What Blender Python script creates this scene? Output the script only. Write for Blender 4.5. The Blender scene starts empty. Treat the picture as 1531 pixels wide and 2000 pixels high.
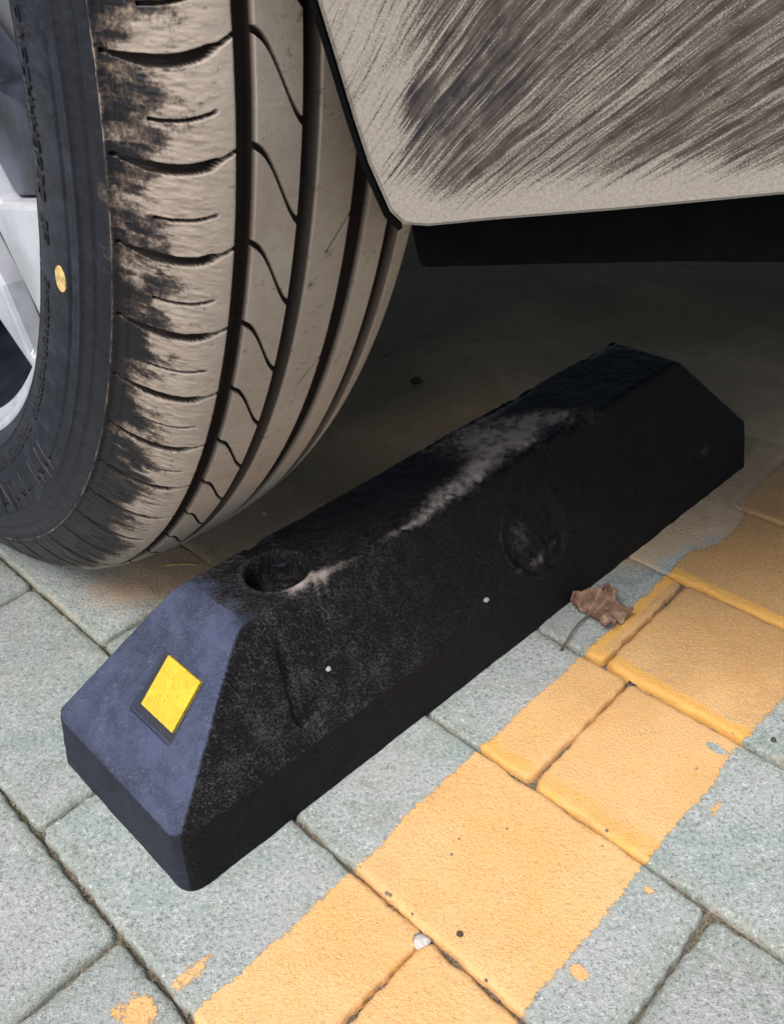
import bpy, bmesh, math, random
import numpy as np
from mathutils import Vector, Matrix
R = math.radians
random.seed(4)
sc = bpy.context.scene
col = sc.collection

# ------------------------------------------------------------------ camera
PITCH, ROLL, CAMH = 0.63082, -0.08408, 0.41224
cam = bpy.data.cameras.new("camera"); camo = bpy.data.objects.new("camera", cam); col.objects.link(camo)
cam.sensor_fit = 'VERTICAL'; cam.sensor_height = 36.0; cam.lens = 1749.3 * 36 / 2000
cam.clip_start = 0.01; cam.clip_end = 2000
_f = Vector((0, math.cos(PITCH), -math.sin(PITCH))); _r = Vector((1, 0, 0)); _u = _r.cross(_f)
_c, _s = math.cos(ROLL), math.sin(ROLL)
_r2 = _c * _r + _s * _u; _u2 = -_s * _r + _c * _u
m = Matrix((_r2, _u2, -_f)).transposed().to_4x4(); m.translation = (0, 0, CAMH)
camo.matrix_world = m
sc.camera = camo

# ------------------------------------------------------------------ light
SUN_AZ = Vector((-0.64, -0.77, 0)).normalized()      # towards the sun, on the ground
SUN_EL = R(62)
w = bpy.data.worlds.new("World"); sc.world = w; w.use_nodes = True
nt = w.node_tree; bgn = nt.nodes["Background"]
sky = nt.nodes.new("ShaderNodeTexSky"); sky.sky_type = 'NISHITA'; sky.sun_disc = False
sky.sun_elevation = SUN_EL; sky.sun_rotation = math.atan2(SUN_AZ.x, SUN_AZ.y)
sky.air_density = 1.0; sky.dust_density = 4.0; sky.ozone_density = 1.0
nt.links.new(sky.outputs[0], bgn.inputs[0]); bgn.inputs[1].default_value = 0.15
sl = bpy.data.lights.new("sun", 'SUN'); sl.energy = 1.9; sl.angle = R(30); sl.color = (1.0, 0.98, 0.95)
so = bpy.data.objects.new("sun", sl); col.objects.link(so)
sd = SUN_AZ * math.cos(SUN_EL) + Vector((0, 0, math.sin(SUN_EL)))
so.rotation_euler = sd.to_track_quat('Z', 'Y').to_euler(); so.location = (-3, -2, 4)
vs = sc.view_settings; vs.view_transform = 'Standard'; vs.look = 'None'; vs.exposure = 0.55; vs.gamma = 1.0
sc.cycles.max_bounces = 6

# ------------------------------------------------------------------ noise
def _h(ix, iy, seed):
    n = (ix.astype(np.int64) * 374761393 + iy.astype(np.int64) * 668265263 + seed * 974711) & 0xffffffff
    n = ((n ^ (n >> 13)) * 1274126177) & 0xffffffff
    return ((n ^ (n >> 16)) & 0xffffff) / float(0xffffff)
def vnoise(x, y, seed=0):
    x, y = np.broadcast_arrays(np.asarray(x, float), np.asarray(y, float))
    ix, iy = np.floor(x), np.floor(y); fx, fy = x - ix, y - iy
    fx = fx * fx * (3 - 2 * fx); fy = fy * fy * (3 - 2 * fy)
    a = _h(ix, iy, seed); b = _h(ix + 1, iy, seed); c_ = _h(ix, iy + 1, seed); d = _h(ix + 1, iy + 1, seed)
    return (a * (1 - fx) + b * fx) * (1 - fy) + (c_ * (1 - fx) + d * fx) * fy
def fbm(x, y, seed=0, oct=4):
    s = 0; a = 0.5; t = 0
    for k in range(oct):
        s = s + a * vnoise(np.asarray(x) * 2 ** k, np.asarray(y) * 2 ** k, seed + k); t += a; a *= .5
    return s / t
def sstep(a, b, x):
    t = np.clip((np.asarray(x, float) - a) / (b - a), 0, 1); return t * t * (3 - 2 * t)

# ------------------------------------------------------------------ mesh helpers
def empty(name, loc, parent=None):
    o = bpy.data.objects.new(name, None); col.objects.link(o); o.empty_display_size = .05
    if parent: o.parent = parent; o.location = Vector(loc) - wloc(parent)
    else: o.location = loc
    return o
def wloc(o):
    v = Vector((0, 0, 0))
    while o is not None:
        v = v + Vector(o.location); o = o.parent
    return v
def mesh(name, verts, faces, mat, parent=None, loc=None, smooth=True, attrs=None):
    """verts in world coordinates; the object's origin sits at loc (or at the parent's)."""
    base = Vector(loc) if loc is not None else (wloc(parent) if parent else Vector((0, 0, 0)))
    me = bpy.data.meshes.new(name)
    v = np.asarray(verts, dtype=np.float64).reshape(-1, 3) - np.array(base)
    if isinstance(faces, np.ndarray):
        nf = len(faces); k = faces.shape[1]
        me.vertices.add(len(v)); me.vertices.foreach_set("co", v.astype(np.float32).ravel())
        me.loops.add(nf * k); me.loops.foreach_set("vertex_index", faces.astype(np.int32).ravel())
        me.polygons.add(nf); me.polygons.foreach_set("loop_start", np.arange(0, nf * k, k, dtype=np.int32))
        me.update(calc_edges=True)
    else:
        me.from_pydata([tuple(p) for p in v], [], [tuple(int(i) for i in f) for f in faces]); me.update()
    me.validate()
    me.polygons.foreach_set("use_smooth", [smooth] * len(me.polygons))
    if attrs:
        for k_, vals in attrs.items():
            a = me.attributes.new(k_, 'FLOAT', 'POINT'); a.data.foreach_set("value", np.asarray(vals, dtype=np.float32).ravel())
    if mat: me.materials.append(mat)
    o = bpy.data.objects.new(name, me); col.objects.link(o)
    if parent: o.parent = parent; o.location = base - wloc(parent)
    else: o.location = base
    return o
def grid_faces(nu, nv, off=0, wrap_u=False):
    iu = np.arange(nu if wrap_u else nu - 1)[:, None]; iv = np.arange(nv - 1)[None, :]
    a = iu * nv + iv; b = ((iu + 1) % nu) * nv + iv
    return np.stack([a, b, b + 1, a + 1], -1).reshape(-1, 4) + off
def tag(o, label=None, cat=None, kind=None, group=None):
    if label: o['label'] = label
    if cat: o['category'] = cat
    if kind: o['kind'] = kind
    if group: o['group'] = group
    return o
def bevel_obj(o, width, seg=2):
    bm = bmesh.new(); bm.from_mesh(o.data)
    bmesh.ops.bevel(bm, geom=[e for e in bm.edges if len(e.link_faces) == 2 and e.calc_face_angle(0) > R(25)], offset=width, segments=seg, affect='EDGES', profile=.6)
    bm.to_mesh(o.data); bm.free()
    for p in o.data.polygons: p.use_smooth = False
def prism(pts2, to3, d0, d1):
    """extrude a 2D outline: to3(p, q, depth)"""
    n = len(pts2)
    v = [to3(p, q, d0) for p, q in pts2] + [to3(p, q, d1) for p, q in pts2]
    f = [tuple(range(n)), tuple(range(2 * n - 1, n - 1, -1))] + [(i, i + n, (i + 1) % n + n, (i + 1) % n) for i in range(n)]
    return v, f
def fix_normals(o):
    bm = bmesh.new(); bm.from_mesh(o.data); bmesh.ops.recalc_face_normals(bm, faces=bm.faces); bm.to_mesh(o.data); bm.free()
    return o
def tube(pts, rad, n=8):
    pts = [Vector(p) for p in pts]; rr = rad if isinstance(rad, (list, tuple)) else [rad] * len(pts)
    V = []
    for i, p in enumerate(pts):
        t = (pts[min(i + 1, len(pts) - 1)] - pts[max(i - 1, 0)]).normalized()
        s = t.cross(Vector((0.13, 0.2, 1))).normalized(); q = t.cross(s)
        for k in range(n):
            an = 2 * math.pi * k / n; V.append(p + rr[i] * (math.cos(an) * s + math.sin(an) * q))
    F = []
    for i in range(len(pts) - 1):
        for k in range(n):
            F.append((i * n + k, i * n + (k + 1) % n, (i + 1) * n + (k + 1) % n, (i + 1) * n + k))
    F.append(tuple(range(n))); F.append(tuple(reversed(range((len(pts) - 1) * n, len(pts) * n))))
    return [tuple(v) for v in V], F

# ------------------------------------------------------------------ material helper
class NM:
    def __init__(s, name):
        s.m = bpy.data.materials.new(name); s.m.use_nodes = True; s.t = s.m.node_tree
        s.b = s.t.nodes["Principled BSDF"]; s.out = s.t.nodes["Material Output"]
        s.co = s.t.nodes.new("ShaderNodeTexCoord").outputs["Object"]
    def n(s, t, **k):
        nd = s.t.nodes.new(t)
        for a, v in k.items(): setattr(nd, a, v)
        return nd
    def _in(s, sock, v):
        if v is None: return
        if isinstance(v, bpy.types.NodeSocket): s.t.links.new(v, sock)
        else:
            if sock.type == 'RGBA' and len(v) == 3: v = (*v, 1)
            sock.default_value = v
    def set(s, name, v): s._in(s.b.inputs[name], v)
    def attr(s, name): return s.n("ShaderNodeAttribute", attribute_name=name).outputs["Fac"]
    def noise(s, scale, detail=4, rough=.6, vec=None, dist=0):
        nd = s.n("ShaderNodeTexNoise"); s._in(nd.inputs["Vector"], vec or s.co)
        nd.inputs["Scale"].default_value = scale; nd.inputs["Detail"].default_value = detail; nd.inputs["Roughness"].default_value = rough; nd.inputs["Distortion"].default_value = dist
        return nd.outputs["Fac"]
    def voro(s, scale, vec=None, feature='F1', rnd=1):
        nd = s.n("ShaderNodeTexVoronoi", feature=feature); s._in(nd.inputs["Vector"], vec or s.co); nd.inputs["Scale"].default_value = scale
        nd.inputs["Randomness"].default_value = rnd
        return nd.outputs["Distance"]
    def ramp(s, v, a, b, lo=0., hi=1.):
        nd = s.n("ShaderNodeMapRange", interpolation_type='SMOOTHSTEP'); s._in(nd.inputs["Value"], v)
        for k, x in zip(("From Min", "From Max", "To Min", "To Max"), (a, b, lo, hi)): s._in(nd.inputs[k], x)
        return nd.outputs[0]
    def mix(s, fac, a, b):
        nd = s.n("ShaderNodeMix", data_type='RGBA'); s._in(nd.inputs[0], fac); s._in(nd.inputs[6], a); s._in(nd.inputs[7], b)
        return nd.outputs[2]
    def math(s, op, a, b=None, c=None):
        nd = s.n("ShaderNodeMath", operation=op); s._in(nd.inputs[0], a); s._in(nd.inputs[1], b); s._in(nd.inputs[2], c)
        return nd.outputs[0]
    def mapping(s, scale=(1, 1, 1), rot=(0, 0, 0), vec=None):
        nd = s.n("ShaderNodeMapping"); s._in(nd.inputs["Vector"], vec or s.co); nd.inputs["Scale"].default_value = scale; nd.inputs["Rotation"].default_value = rot
        return nd.outputs[0]
    def bump(s, h, strength, dist):
        nd = s.n("ShaderNodeBump"); s._in(nd.inputs["Height"], h); nd.inputs["Strength"].default_value = strength; nd.inputs["Distance"].default_value = dist
        s.t.links.new(nd.outputs[0], s.b.inputs["Normal"])

def plain(name, c, rough=.5, metal=0., var=.25, scale=60, bump=0.0, bd=.0005, spec=.5):
    M = NM(name); k = M.ramp(M.noise(scale, 5), .3, .7)
    M.set("Base Color", M.mix(k, tuple(x * (1 - var) for x in c), tuple(min(1, x * (1 + var)) for x in c)))
    M.set("Roughness", rough); M.set("Metallic", metal); M.set("Specular IOR Level", spec)
    if bump: M.bump(M.noise(scale * 6, 3), bump, bd)
    return M.m

def concrete(name):
    M = NM(name)
    g1 = M.noise(430, 3, .7); g2 = M.noise(1100, 2, .6); big = M.noise(9, 5, .6); mid = M.noise(45, 4, .65)
    grain = M.math('ADD', M.math('MULTIPLY', g1, .62), M.math('MULTIPLY', g2, .38))
    pit = M.ramp(grain, .385, .485, 1, 0)
    tint = M.mix(M.ramp(big, .42, .6), (.35, .365, .345), (.265, .33, .305))
    c = M.mix(M.ramp(mid, .3, .75), tint, (.385, .41, .405)); c = M.mix(M.math('MULTIPLY', M.ramp(M.noise(150, 3, .6), .56, .74), .45), c, (.52, .53, .52)); c = M.mix(M.math('MULTIPLY', M.ramp(M.noise(23, 6, .75), .50, .68), .6), c, (.22, .25, .20))
    c = M.mix(M.math('MULTIPLY', M.attr("edge"), .55), c, (.25, .285, .24))
    lite = M.ramp(grain, .54, .66)
    c = M.mix(M.math('MULTIPLY', lite, .7), c, (.66, .68, .67))
    c = M.mix(M.math('MULTIPLY', pit, .68), c, (.12, .13, .125))
    grime = M.ramp(M.math('ADD', M.attr("grime"), M.math('MULTIPLY', M.math('SUBTRACT', mid, .5), .6)), .15, .75)
    c = M.mix(M.math('MULTIPLY', grime, .93), c, M.mix(M.ramp(mid, .35, .7), M.mix(M.ramp(M.noise(11, 3), .4, .6), (.60, .43, .28), (.50, .38, .23)), (.46, .33, .20)))  # brown dirt, painted paler to make up for light missing under the car
    c = M.mix(M.math('MULTIPLY', M.math('MULTIPLY', grime, M.attr('car_shade')), .75), c, (.10, .10, .06))  # shade under the car, painted as a darker ground colour further back
    fade = M.attr("tone")
    hs = M.n("ShaderNodeHueSaturation"); hs.inputs["Saturation"].default_value = 1; M._in(hs.inputs["Value"], fade); M._in(hs.inputs["Color"], c)
    M.set("Base Color", hs.outputs[0]); M.set("Roughness", .9); M.set("Specular IOR Level", .08)
    M.bump(M.math('ADD', grain, M.math('MULTIPLY', mid, .5)), .9, .0018)
    return M.m

def paint(name):
    M = NM(name)
    g1 = M.noise(520, 3, .65); g2 = M.noise(1300, 2, .6); big = M.noise(14, 4, .6); mid = M.noise(60, 4, .6)
    grain = M.math('ADD', M.math('MULTIPLY', g1, .62), M.math('MULTIPLY', g2, .38))
    worn = M.attr("worn"); pool = M.attr("pool")
    c = M.mix(M.ramp(big, .35, .65), (.70, .395, .145), (.72, .44, .195))
    c = M.mix(M.math('MULTIPLY', M.ramp(mid, .45, .75), .3), c, (.68, .45, .24))
    # wear plus painted car shade: grains and grime show through, darker further up
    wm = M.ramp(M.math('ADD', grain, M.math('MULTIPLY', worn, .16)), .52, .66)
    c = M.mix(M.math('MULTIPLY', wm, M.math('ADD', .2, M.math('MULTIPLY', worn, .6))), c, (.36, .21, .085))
    c = M.mix(M.math('MULTIPLY', M.ramp(grain, .38, .47, 1, 0), .42), c, (.38, .22, .085)); c = M.mix(M.math('MULTIPLY', M.ramp(grain, .53, .64), .5), c, (.80, .58, .36)); c = M.mix(M.math('MULTIPLY', M.ramp(M.math('ADD', M.math('MULTIPLY', grain, .5), M.math('MULTIPLY', M.noise(38, 6, .75), .5)), .56, .64), .55), c, (.38, .30, .20))
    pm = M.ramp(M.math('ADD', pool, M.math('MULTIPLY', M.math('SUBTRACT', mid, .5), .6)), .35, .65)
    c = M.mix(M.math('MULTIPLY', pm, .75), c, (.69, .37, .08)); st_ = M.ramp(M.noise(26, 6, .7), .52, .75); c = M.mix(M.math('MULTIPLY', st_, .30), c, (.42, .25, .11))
    M.set("Base Color", c); M.set("Roughness", .72); M.set("Specular IOR Level", .3)
    M.bump(M.math('ADD', grain, M.math('MULTIPLY', mid, .4)), .9, .0016)
    # ragged edge of the brushed paint
    a = M.math('ADD', M.attr("cover"), M.math('MULTIPLY', M.math('SUBTRACT', M.noise(330, 5, .75), .5), 1.15))
    al = M.ramp(a, .44, .56)
    tr = M.n("ShaderNodeBsdfTransparent"); mx = M.n("ShaderNodeMixShader")
    M._in(mx.inputs[0], al); M.t.links.new(tr.outputs[0], mx.inputs[1]); M.t.links.new(M.b.outputs[0], mx.inputs[2]); M.t.links.new(mx.outputs[0], M.out.inputs[0])
    return M.m

# ------------------------------------------------------------------ the paving
TH = R(-47.222); OV = .05209
EU = np.array([math.cos(TH), math.sin(TH)]); EN = np.array([-math.sin(TH), math.cos(TH)])
def uv2xy(u, v):                                   # metres along the courses / across them
    return EU[0] * u + EN[0] * (v + OV), EU[1] * u + EN[1] * (v + OV)
def xy2uv(x, y): return x * EU[0] + y * EU[1], x * EN[0] + y * EN[1] - OV
JO = {-2: -1.73, -1: -2.745, 0: -1.645, 1: -.727, 2: -1.81, 3: -2.01, 4: -1.02, 5: -2.2}
PL = .1945
def zsurf(u, v, i, k, u0, u1, v0, v1):
    """height, edge factor of a paver's top at (u,v)"""
    rc = .006
    wob = (fbm(u * 260, v * 260, 11, 3) - .5) * .0028 + (fbm(u * 60, v * 60, 5, 2) - .5) * .002
    cx_, cy_ = (u0 + u1) / 2, (v0 + v1) / 2; hx, hy = (u1 - u0) / 2 - .0009, (v1 - v0) / 2 - .0009
    qx = np.abs(u - cx_) - hx + rc; qy = np.abs(v - cy_) - hy + rc
    d = -(np.minimum(np.maximum(qx, qy), 0) + np.hypot(np.maximum(qx, 0), np.maximum(qy, 0)) - rc) + wob
    b = .0034
    z = np.where(d > b, 0, -(b - np.sqrt(np.clip(b * b - (b - np.clip(d, 0, b)) ** 2, 0, None))))
    z = np.where(d < 0, -.004 + d * 9, z); z = np.maximum(z, -.013)
    h = _h(np.array([i]), np.array([k]), 3)[0]; h2_ = _h(np.array([i]), np.array([k]), 8)[0]; h3 = _h(np.array([i]), np.array([k]), 9)[0]
    z = z + (h - .5) * .0012 + (u - cx_) / hx * (h2_ - .5) * .0010 + (v - cy_) / hy * (h3 - .5) * .0008
    z = z + (fbm(u * 90, v * 90, 21, 3) - .5) * .0006
    return z, d
def dirt(X, Y):
    """packed brown dirt that fills the paving where the car stands"""
    e_ = Y - .055 * sstep(.05, .4, X) - .02 + (fbm(X * 14, Y * 14, 161, 3) - .5) * .05
    return sstep(.425, .50, e_) * sstep(-.30, -.12, X + (fbm(X * 12, Y * 12, 163, 3) - .5) * .08)
def in_stripe(u, v):
    """signed cover of the yellow line: > .5 painted"""
    wl = (fbm(v * 35, u * 0 + 1.5, 31, 3) - .5) * .006; wr = (fbm(v * 35, u * 0 + 7.5, 37, 3) - .5) * .006
    a = (u - (-.2155 + wl)) / .009; b = ((-.1085 + wr) - u) / .009
    c_ = np.clip(np.minimum(a, b) + .5, 0, 1)
    for (bu, bv, ru, rv, s) in ((-.100, .188, .004, .003, .75), (-.102, .133, .005, .004, .9), (-.099, .252, .0035, .011, .62), (-.233, .012, .005, .018, .68), (-.236, -.014, .013, .010, .72), (-.243, -.021, .009, .005, .6)):
        q = s - ((u - bu) / ru) ** 2 * .5 - ((v - bv) / rv) ** 2 * .5
        c_ = np.maximum(c_, np.clip(q, 0, 1))
    # bare gaps where the line has chipped off
    for (bu, bv, ru, rv) in ((-.118, .2865, .006, .003), (-.165, .0965, .004, .004), (-.2155, .47, .012, .035)):
        c_ = np.minimum(c_, np.clip((((u - bu) / ru) ** 2 + ((v - bv) / rv) ** 2) * .5, 0, 1))
    return c_
def ticks(L_, fine):
    if fine:
        e = [0, .0005, .001, .0016, .0023, .0032, .0043, .006]; n = int(L_ / .0024)
    else:
        e = [0, .0012, .004]; n = max(2, int(L_ / .05))
    mid = list(np.linspace(e[-1], L_ - e[-1], n + 1))[1:-1]
    return np.array(e + mid + [L_ - x for x in reversed(e)])
PV, PF, PE, PG, PT, PS = [], [], [], [], [], []; SV, SF, SCv, SW, SP = [], [], [], [], []
po = so_ = 0
RAD = 2.6
rng = random.Random(3)
for k in range(-28, 29):
    o0 = JO.get(k, -.73 - .97 * (k % 2) + rng.uniform(-.12, .12)) * .1
    for i in range(-16, 17):
        u0 = o0 + i * PL; u1 = u0 + PL; v0 = k * .1; v1 = v0 + .1
        cu, cv = (u0 + u1) / 2, (v0 + v1) / 2
        x_, y_ = uv2xy(cu, cv)
        if math.hypot(x_ - .0, y_ - .5) > RAD: continue
        fine = -.68 < cu < .12 and -.2 < cv < .92
        U = u0 + ticks(PL, fine); V = v0 + ticks(.1, fine)
        uu, vv = np.meshgrid(U, V, indexing='ij')
        z, d = zsurf(uu, vv, i, k, u0, u1, v0, v1)
        X, Y = uv2xy(uu, vv)
        gd_ = dirt(X, Y); z = z * (1 - gd_) + gd_ * (np.maximum(z, -.0007) * .35 + (fbm(X * 60, Y * 60, 165, 3) - .5) * .0022)
        PV.append(np.stack([X, Y, z], -1).reshape(-1, 3)); PF.append(grid_faces(len(U), len(V), po)[:, ::1]); po += uu.size
        PE.append(((1 - sstep(.001, .012, d)) * (1 - gd_)).ravel())
        g_ = dirt(X, Y)
        PG.append((g_ + .25 * (1 - sstep(.0, .006, d)) * (1 - gd_)).ravel())
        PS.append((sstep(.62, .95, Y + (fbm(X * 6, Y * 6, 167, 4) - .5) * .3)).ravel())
        PT.append(np.full(uu.size, .88 + .2 * _h(np.array([i]), np.array([k]), 14)[0]))
        if fine and u1 > -.26 and u0 < -.08:
            c_ = in_stripe(uu, vv)
            keep = (c_ > .02) & (z > -.0046 + (_h(np.array([i]), np.array([k]), 3)[0] - .5) * .0012)
            F = grid_faces(len(U), len(V)); kf = keep.ravel()[F].any(1)
            F = F[kf]
            if len(F):
                used, inv = np.unique(F, return_inverse=True)
                P = np.stack([X, Y, z + .00045], -1).reshape(-1, 3)[used]
                SV.append(P); SF.append(inv.reshape(-1, 4) + so_); so_ += len(P)
                SCv.append(c_.ravel()[used])
                wn = sstep(.16, .42, vv + .1 * (fbm(uu * 30, vv * 30, 41) - .5)); SW.append(wn.ravel()[used])  # real wear mixed with painted shade, growing towards the car
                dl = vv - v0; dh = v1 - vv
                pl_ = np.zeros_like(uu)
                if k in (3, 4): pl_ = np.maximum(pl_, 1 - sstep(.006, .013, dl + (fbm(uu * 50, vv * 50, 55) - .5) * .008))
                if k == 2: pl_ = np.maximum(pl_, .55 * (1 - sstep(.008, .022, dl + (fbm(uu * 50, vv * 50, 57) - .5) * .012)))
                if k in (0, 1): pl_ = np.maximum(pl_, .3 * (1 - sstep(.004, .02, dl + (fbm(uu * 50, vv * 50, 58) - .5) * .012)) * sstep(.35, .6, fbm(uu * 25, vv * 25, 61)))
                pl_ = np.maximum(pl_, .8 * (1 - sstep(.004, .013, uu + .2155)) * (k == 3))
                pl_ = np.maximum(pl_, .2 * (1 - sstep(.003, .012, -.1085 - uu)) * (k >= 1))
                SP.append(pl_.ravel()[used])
MC = concrete("paver_concrete")
paving = mesh("paving", np.concatenate(PV), np.concatenate(PF), MC, attrs={"edge": np.concatenate(PE), "grime": np.concatenate(PG), "tone": np.concatenate(PT), "car_shade": np.concatenate(PS)})
tag(paving, "grey green concrete block paving with a yellow painted line", kind='structure')
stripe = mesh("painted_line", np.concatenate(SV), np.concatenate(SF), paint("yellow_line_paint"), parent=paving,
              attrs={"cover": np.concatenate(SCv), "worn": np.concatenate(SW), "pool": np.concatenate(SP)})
tag(stripe, "worn orange yellow painted line crossing the grey paving")
# sand bed filling the joints, and the wider ground
MS = NM("joint_sand"); k_ = MS.noise(700, 4, .7); k2 = MS.noise(50, 4, .6)
c_ = MS.mix(MS.ramp(k_, .35, .65), (.08, .065, .045), (.30, .25, .18)); c_ = MS.mix(MS.ramp(k2, .55, .7), c_, (.075, .085, .04))
MS.set("Base Color", c_); MS.set("Roughness", .95); MS.bump(k_, 1, .002)
nx = 161; xs = np.linspace(-RAD - .1, RAD + .1, nx); gx, gy = np.meshgrid(xs, xs + .5, indexing='ij')
zz = -.0052 + (fbm(gx * 30, gy * 30, 71, 3) - .5) * .003 
mesh("joint_sand", np.stack([gx, gy, zz], -1).reshape(-1, 3), grid_faces(nx, nx), MS.m, parent=paving)
def farmat():
    M = NM("far_paving"); v = M.mapping((1, 1, 1), (0, 0, -TH)); br = M.n("ShaderNodeTexBrick"); M._in(br.inputs["Vector"], v)
    br.inputs["Scale"].default_value = 1; br.inputs["Brick Width"].default_value = .1945; br.inputs["Row Height"].default_value = .1; br.inputs["Mortar Size"].default_value = .003
    M._in(br.inputs["Color1"], (.33, .345, .33)); M._in(br.inputs["Color2"], (.38, .39, .37)); M._in(br.inputs["Mortar"], (.08, .075, .06))
    c = M.mix(M.math('MULTIPLY', M.ramp(M.noise(400, 3), .35, .55, 1, 0), .5), br.outputs["Color"], (.13, .13, .12))
    M.set("Base Color", c); M.set("Roughness", .9); return M.m
G = 90; n = 64; ring = []
V = []; F = []
for r_ in (RAD - .12, 6, 20, G):
    for q in range(n): an = 2 * math.pi * q / n; V.append((r_ * math.cos(an), .5 + r_ * math.sin(an), -.0035 if r_ < 3 else -.0035))
for lv in range(3):
    for q in range(n): F.append((lv * n + q, lv * n + (q + 1) % n, (lv + 1) * n + (q + 1) % n, (lv + 1) * n + q))
gr = mesh("ground", V, [tuple(reversed(f)) for f in F], farmat(), smooth=False); tag(gr, "concrete block paved yard running out to the horizon", kind='structure')

# ------------------------------------------------------------------ the rubber wheel stop
P1 = np.array([-.1169, .2522, 0]); ES = np.array([.7687, .6396, 0]); ET = np.array([-.6709, .7415, 0]); LS, WS = .5276, .1312
H1, H2 = .038, .104
def S3(s, t, z): return P1 + np.multiply.outer(s, ES) + np.multiply.outer(t, ET) + np.multiply.outer(z, np.array([0, 0, 1.]))
def smin(a, b, k): h = np.clip(.5 + .5 * (b - a) / k, 0, 1); return b * (1 - h) + a * h - k * h * (1 - h)
HC, HT, HR = .1222, .0625, .0168
def stop_height(s, t):
    zf = H1 + (t - .005) * (H2 - H1) / .033; zb = H1 + (WS - .005 - t) * (H2 - H1) / .033
    zn = H1 + (s - .006) * (H2 - H1) / .071; ze = H1 + (LS - .006 - s) * (H2 - H1) / .056
    top = H2 + (fbm(s * 30, t * 30, 81, 3) - .5) * .0018
    z = smin(smin(zf, zb, .004), smin(zn, ze, .004), .0035); z = smin(z, top, .005)
    # shallow recess round the reflector on the end face
    u_, v_ = s, t
    q = np.minimum(np.minimum(u_ - .0290, .0572 - u_), np.minimum(v_ - .0400, .0775 - v_)); z = z - .0034 * sstep(-.0005, .0008, q)
    # ripples beside the reflector
    rp = sstep(.022, .03, t) * (1 - sstep(.038, .042, t)) * sstep(.045, .05, s) * (1 - sstep(.066, .072, s)); z = z + rp * .0013 * np.sin((s * 1.3 + t) * 1500)
    side = sstep(.004, .008, t) * (1 - sstep(.034, .038, t))
    # moulded marks on the long side: a shallow V-shaped recess and a knocked lump
    def seg(sa, ta, sb, tb, wd):
        dx, dy = sb - sa, tb - ta; q_ = np.clip(((s - sa) * dx + (t - ta) * dy) / (dx * dx + dy * dy), 0, 1); return 1 - sstep(wd * .4, wd, np.hypot(s - sa - q_ * dx, t - ta - q_ * dy))
    z = z - .0050 * seg(.0965, .031, .088, .013, .0036) - .0040 * seg(.088, .0125, .102, .0125, .0025) - .0022 * sstep(.0, .004, np.minimum(s - .0905, .15 - s)) * side * sstep(.01, .014, t) * (1 - sstep(.028, .032, t))
    q = np.hypot((s - .283) / .029, (t - .0165) / .0125); rq = fbm(s * 140, t * 140, 171, 3); z = z - (.0042 + .005 * (rq - .4)) * (1 - sstep(.75, 1.0, q)) + .0016 * np.exp(-((q - 1.05) / .2) ** 2) * side * sstep(.4, .6, rq)
    z = z + .0022 * seg(.262, .0095, .30, .0125, .003) * side * sstep(.3, .6, rq)
    q = np.hypot((s - .40) / .02, (t - .02) / .009); z = z - .0025 * (1 - sstep(.6, 1., q))
    # gouged top edge
    z = z - .0025 * sstep(.5, .75, fbm(s * 55, t * 90, 91, 3)) * np.exp(-((t - .092) / .004) ** 2)
    z = z - .003 * sstep(.5, .7, fbm(s * 70, t * 70, 93, 3)) * np.exp(-((t - .041) / .006) ** 2) * sstep(.12, .2, s) * (1 - sstep(.36, .42, s))
    z = z + (fbm(s * 300, t * 300, 95, 3) - .5) * .0007 + (fbm(s * 25, t * 25, 99, 2) - .5) * .0012
    r_ = np.hypot(s - HC, t - HT)
    hb = .086 + (fbm(s * 120, t * 120, 97) - .5) * .006
    rim = .0009 * np.exp(-((r_ - HR - .0022) / .0010) ** 2)
    k = sstep(HR - .0007, HR + .0006, r_); z = z + rim
    return z * k + hb * (1 - k), r_
ss = np.linspace(.0, LS, 560); ts = np.linspace(.0, WS, 150)
# keep the plan's corners rounded by pulling the rim of the grid in
sg, tg = np.meshgrid(ss, ts, indexing='ij')
rc = .010
cxs = np.clip(sg, rc, LS - rc); cts = np.clip(tg, rc, WS - rc); dx = sg - cxs; dy = tg - cts
mx_ = np.maximum(np.abs(dx), np.abs(dy)); hy = np.hypot(dx, dy); sc_ = np.where(hy > 1e-9, mx_ / np.maximum(hy, 1e-9), 1)
sg2, tg2 = cxs + dx * sc_, cts + dy * sc_
dr = .0055
sg3 = dr + sg2 * (LS - 2 * dr) / LS; tg3 = dr * .8 + tg2 * (WS - 1.6 * dr) / WS
z, rr_ = stop_height(sg3, tg3)
z = np.maximum(z, np.where(rr_ < HR, z, H1 * .98))
top = S3(sg3, tg3, z).reshape(-1, 3)
ns, nt_ = sg.shape
# skirt
loop = [(i, 0) for i in range(ns)] + [(ns - 1, j) for j in range(1, nt_)] + [(i, nt_ - 1) for i in range(ns - 2, -1, -1)] + [(0, j) for j in range(nt_ - 2, 0, -1)]
li = np.array([i for i, j in loop]); lj = np.array([j for i, j in loop]); nl = len(loop)
rows = []
zt = z[li, lj]
for kq, fz in enumerate((.96, .9, .75, .6, .45, .3, .18, .08, 0)):
    gk = (1 - fz) ** .8 if fz < 1 else 0
    s_ = sg3[li, lj] + (sg2[li, lj] - sg3[li, lj]) * gk; t_ = tg3[li, lj] + (tg2[li, lj] - tg3[li, lj]) * gk
    wv = (fbm(np.arange(nl) * .06, np.full(nl, fz * 6), 103, 3) - .5) * .0016
    if kq == 0: wv = wv * 0 - .0
    rows.append(S3(s_ - (.5 - (li / ns)) * wv, t_ + (lj / nt_ - .5) * 2 * wv * .8, zt * fz))
base = len(top); V = np.concatenate([top] + rows)
F = [grid_faces(ns, nt_)]
prev = li * nt_ + lj
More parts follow.
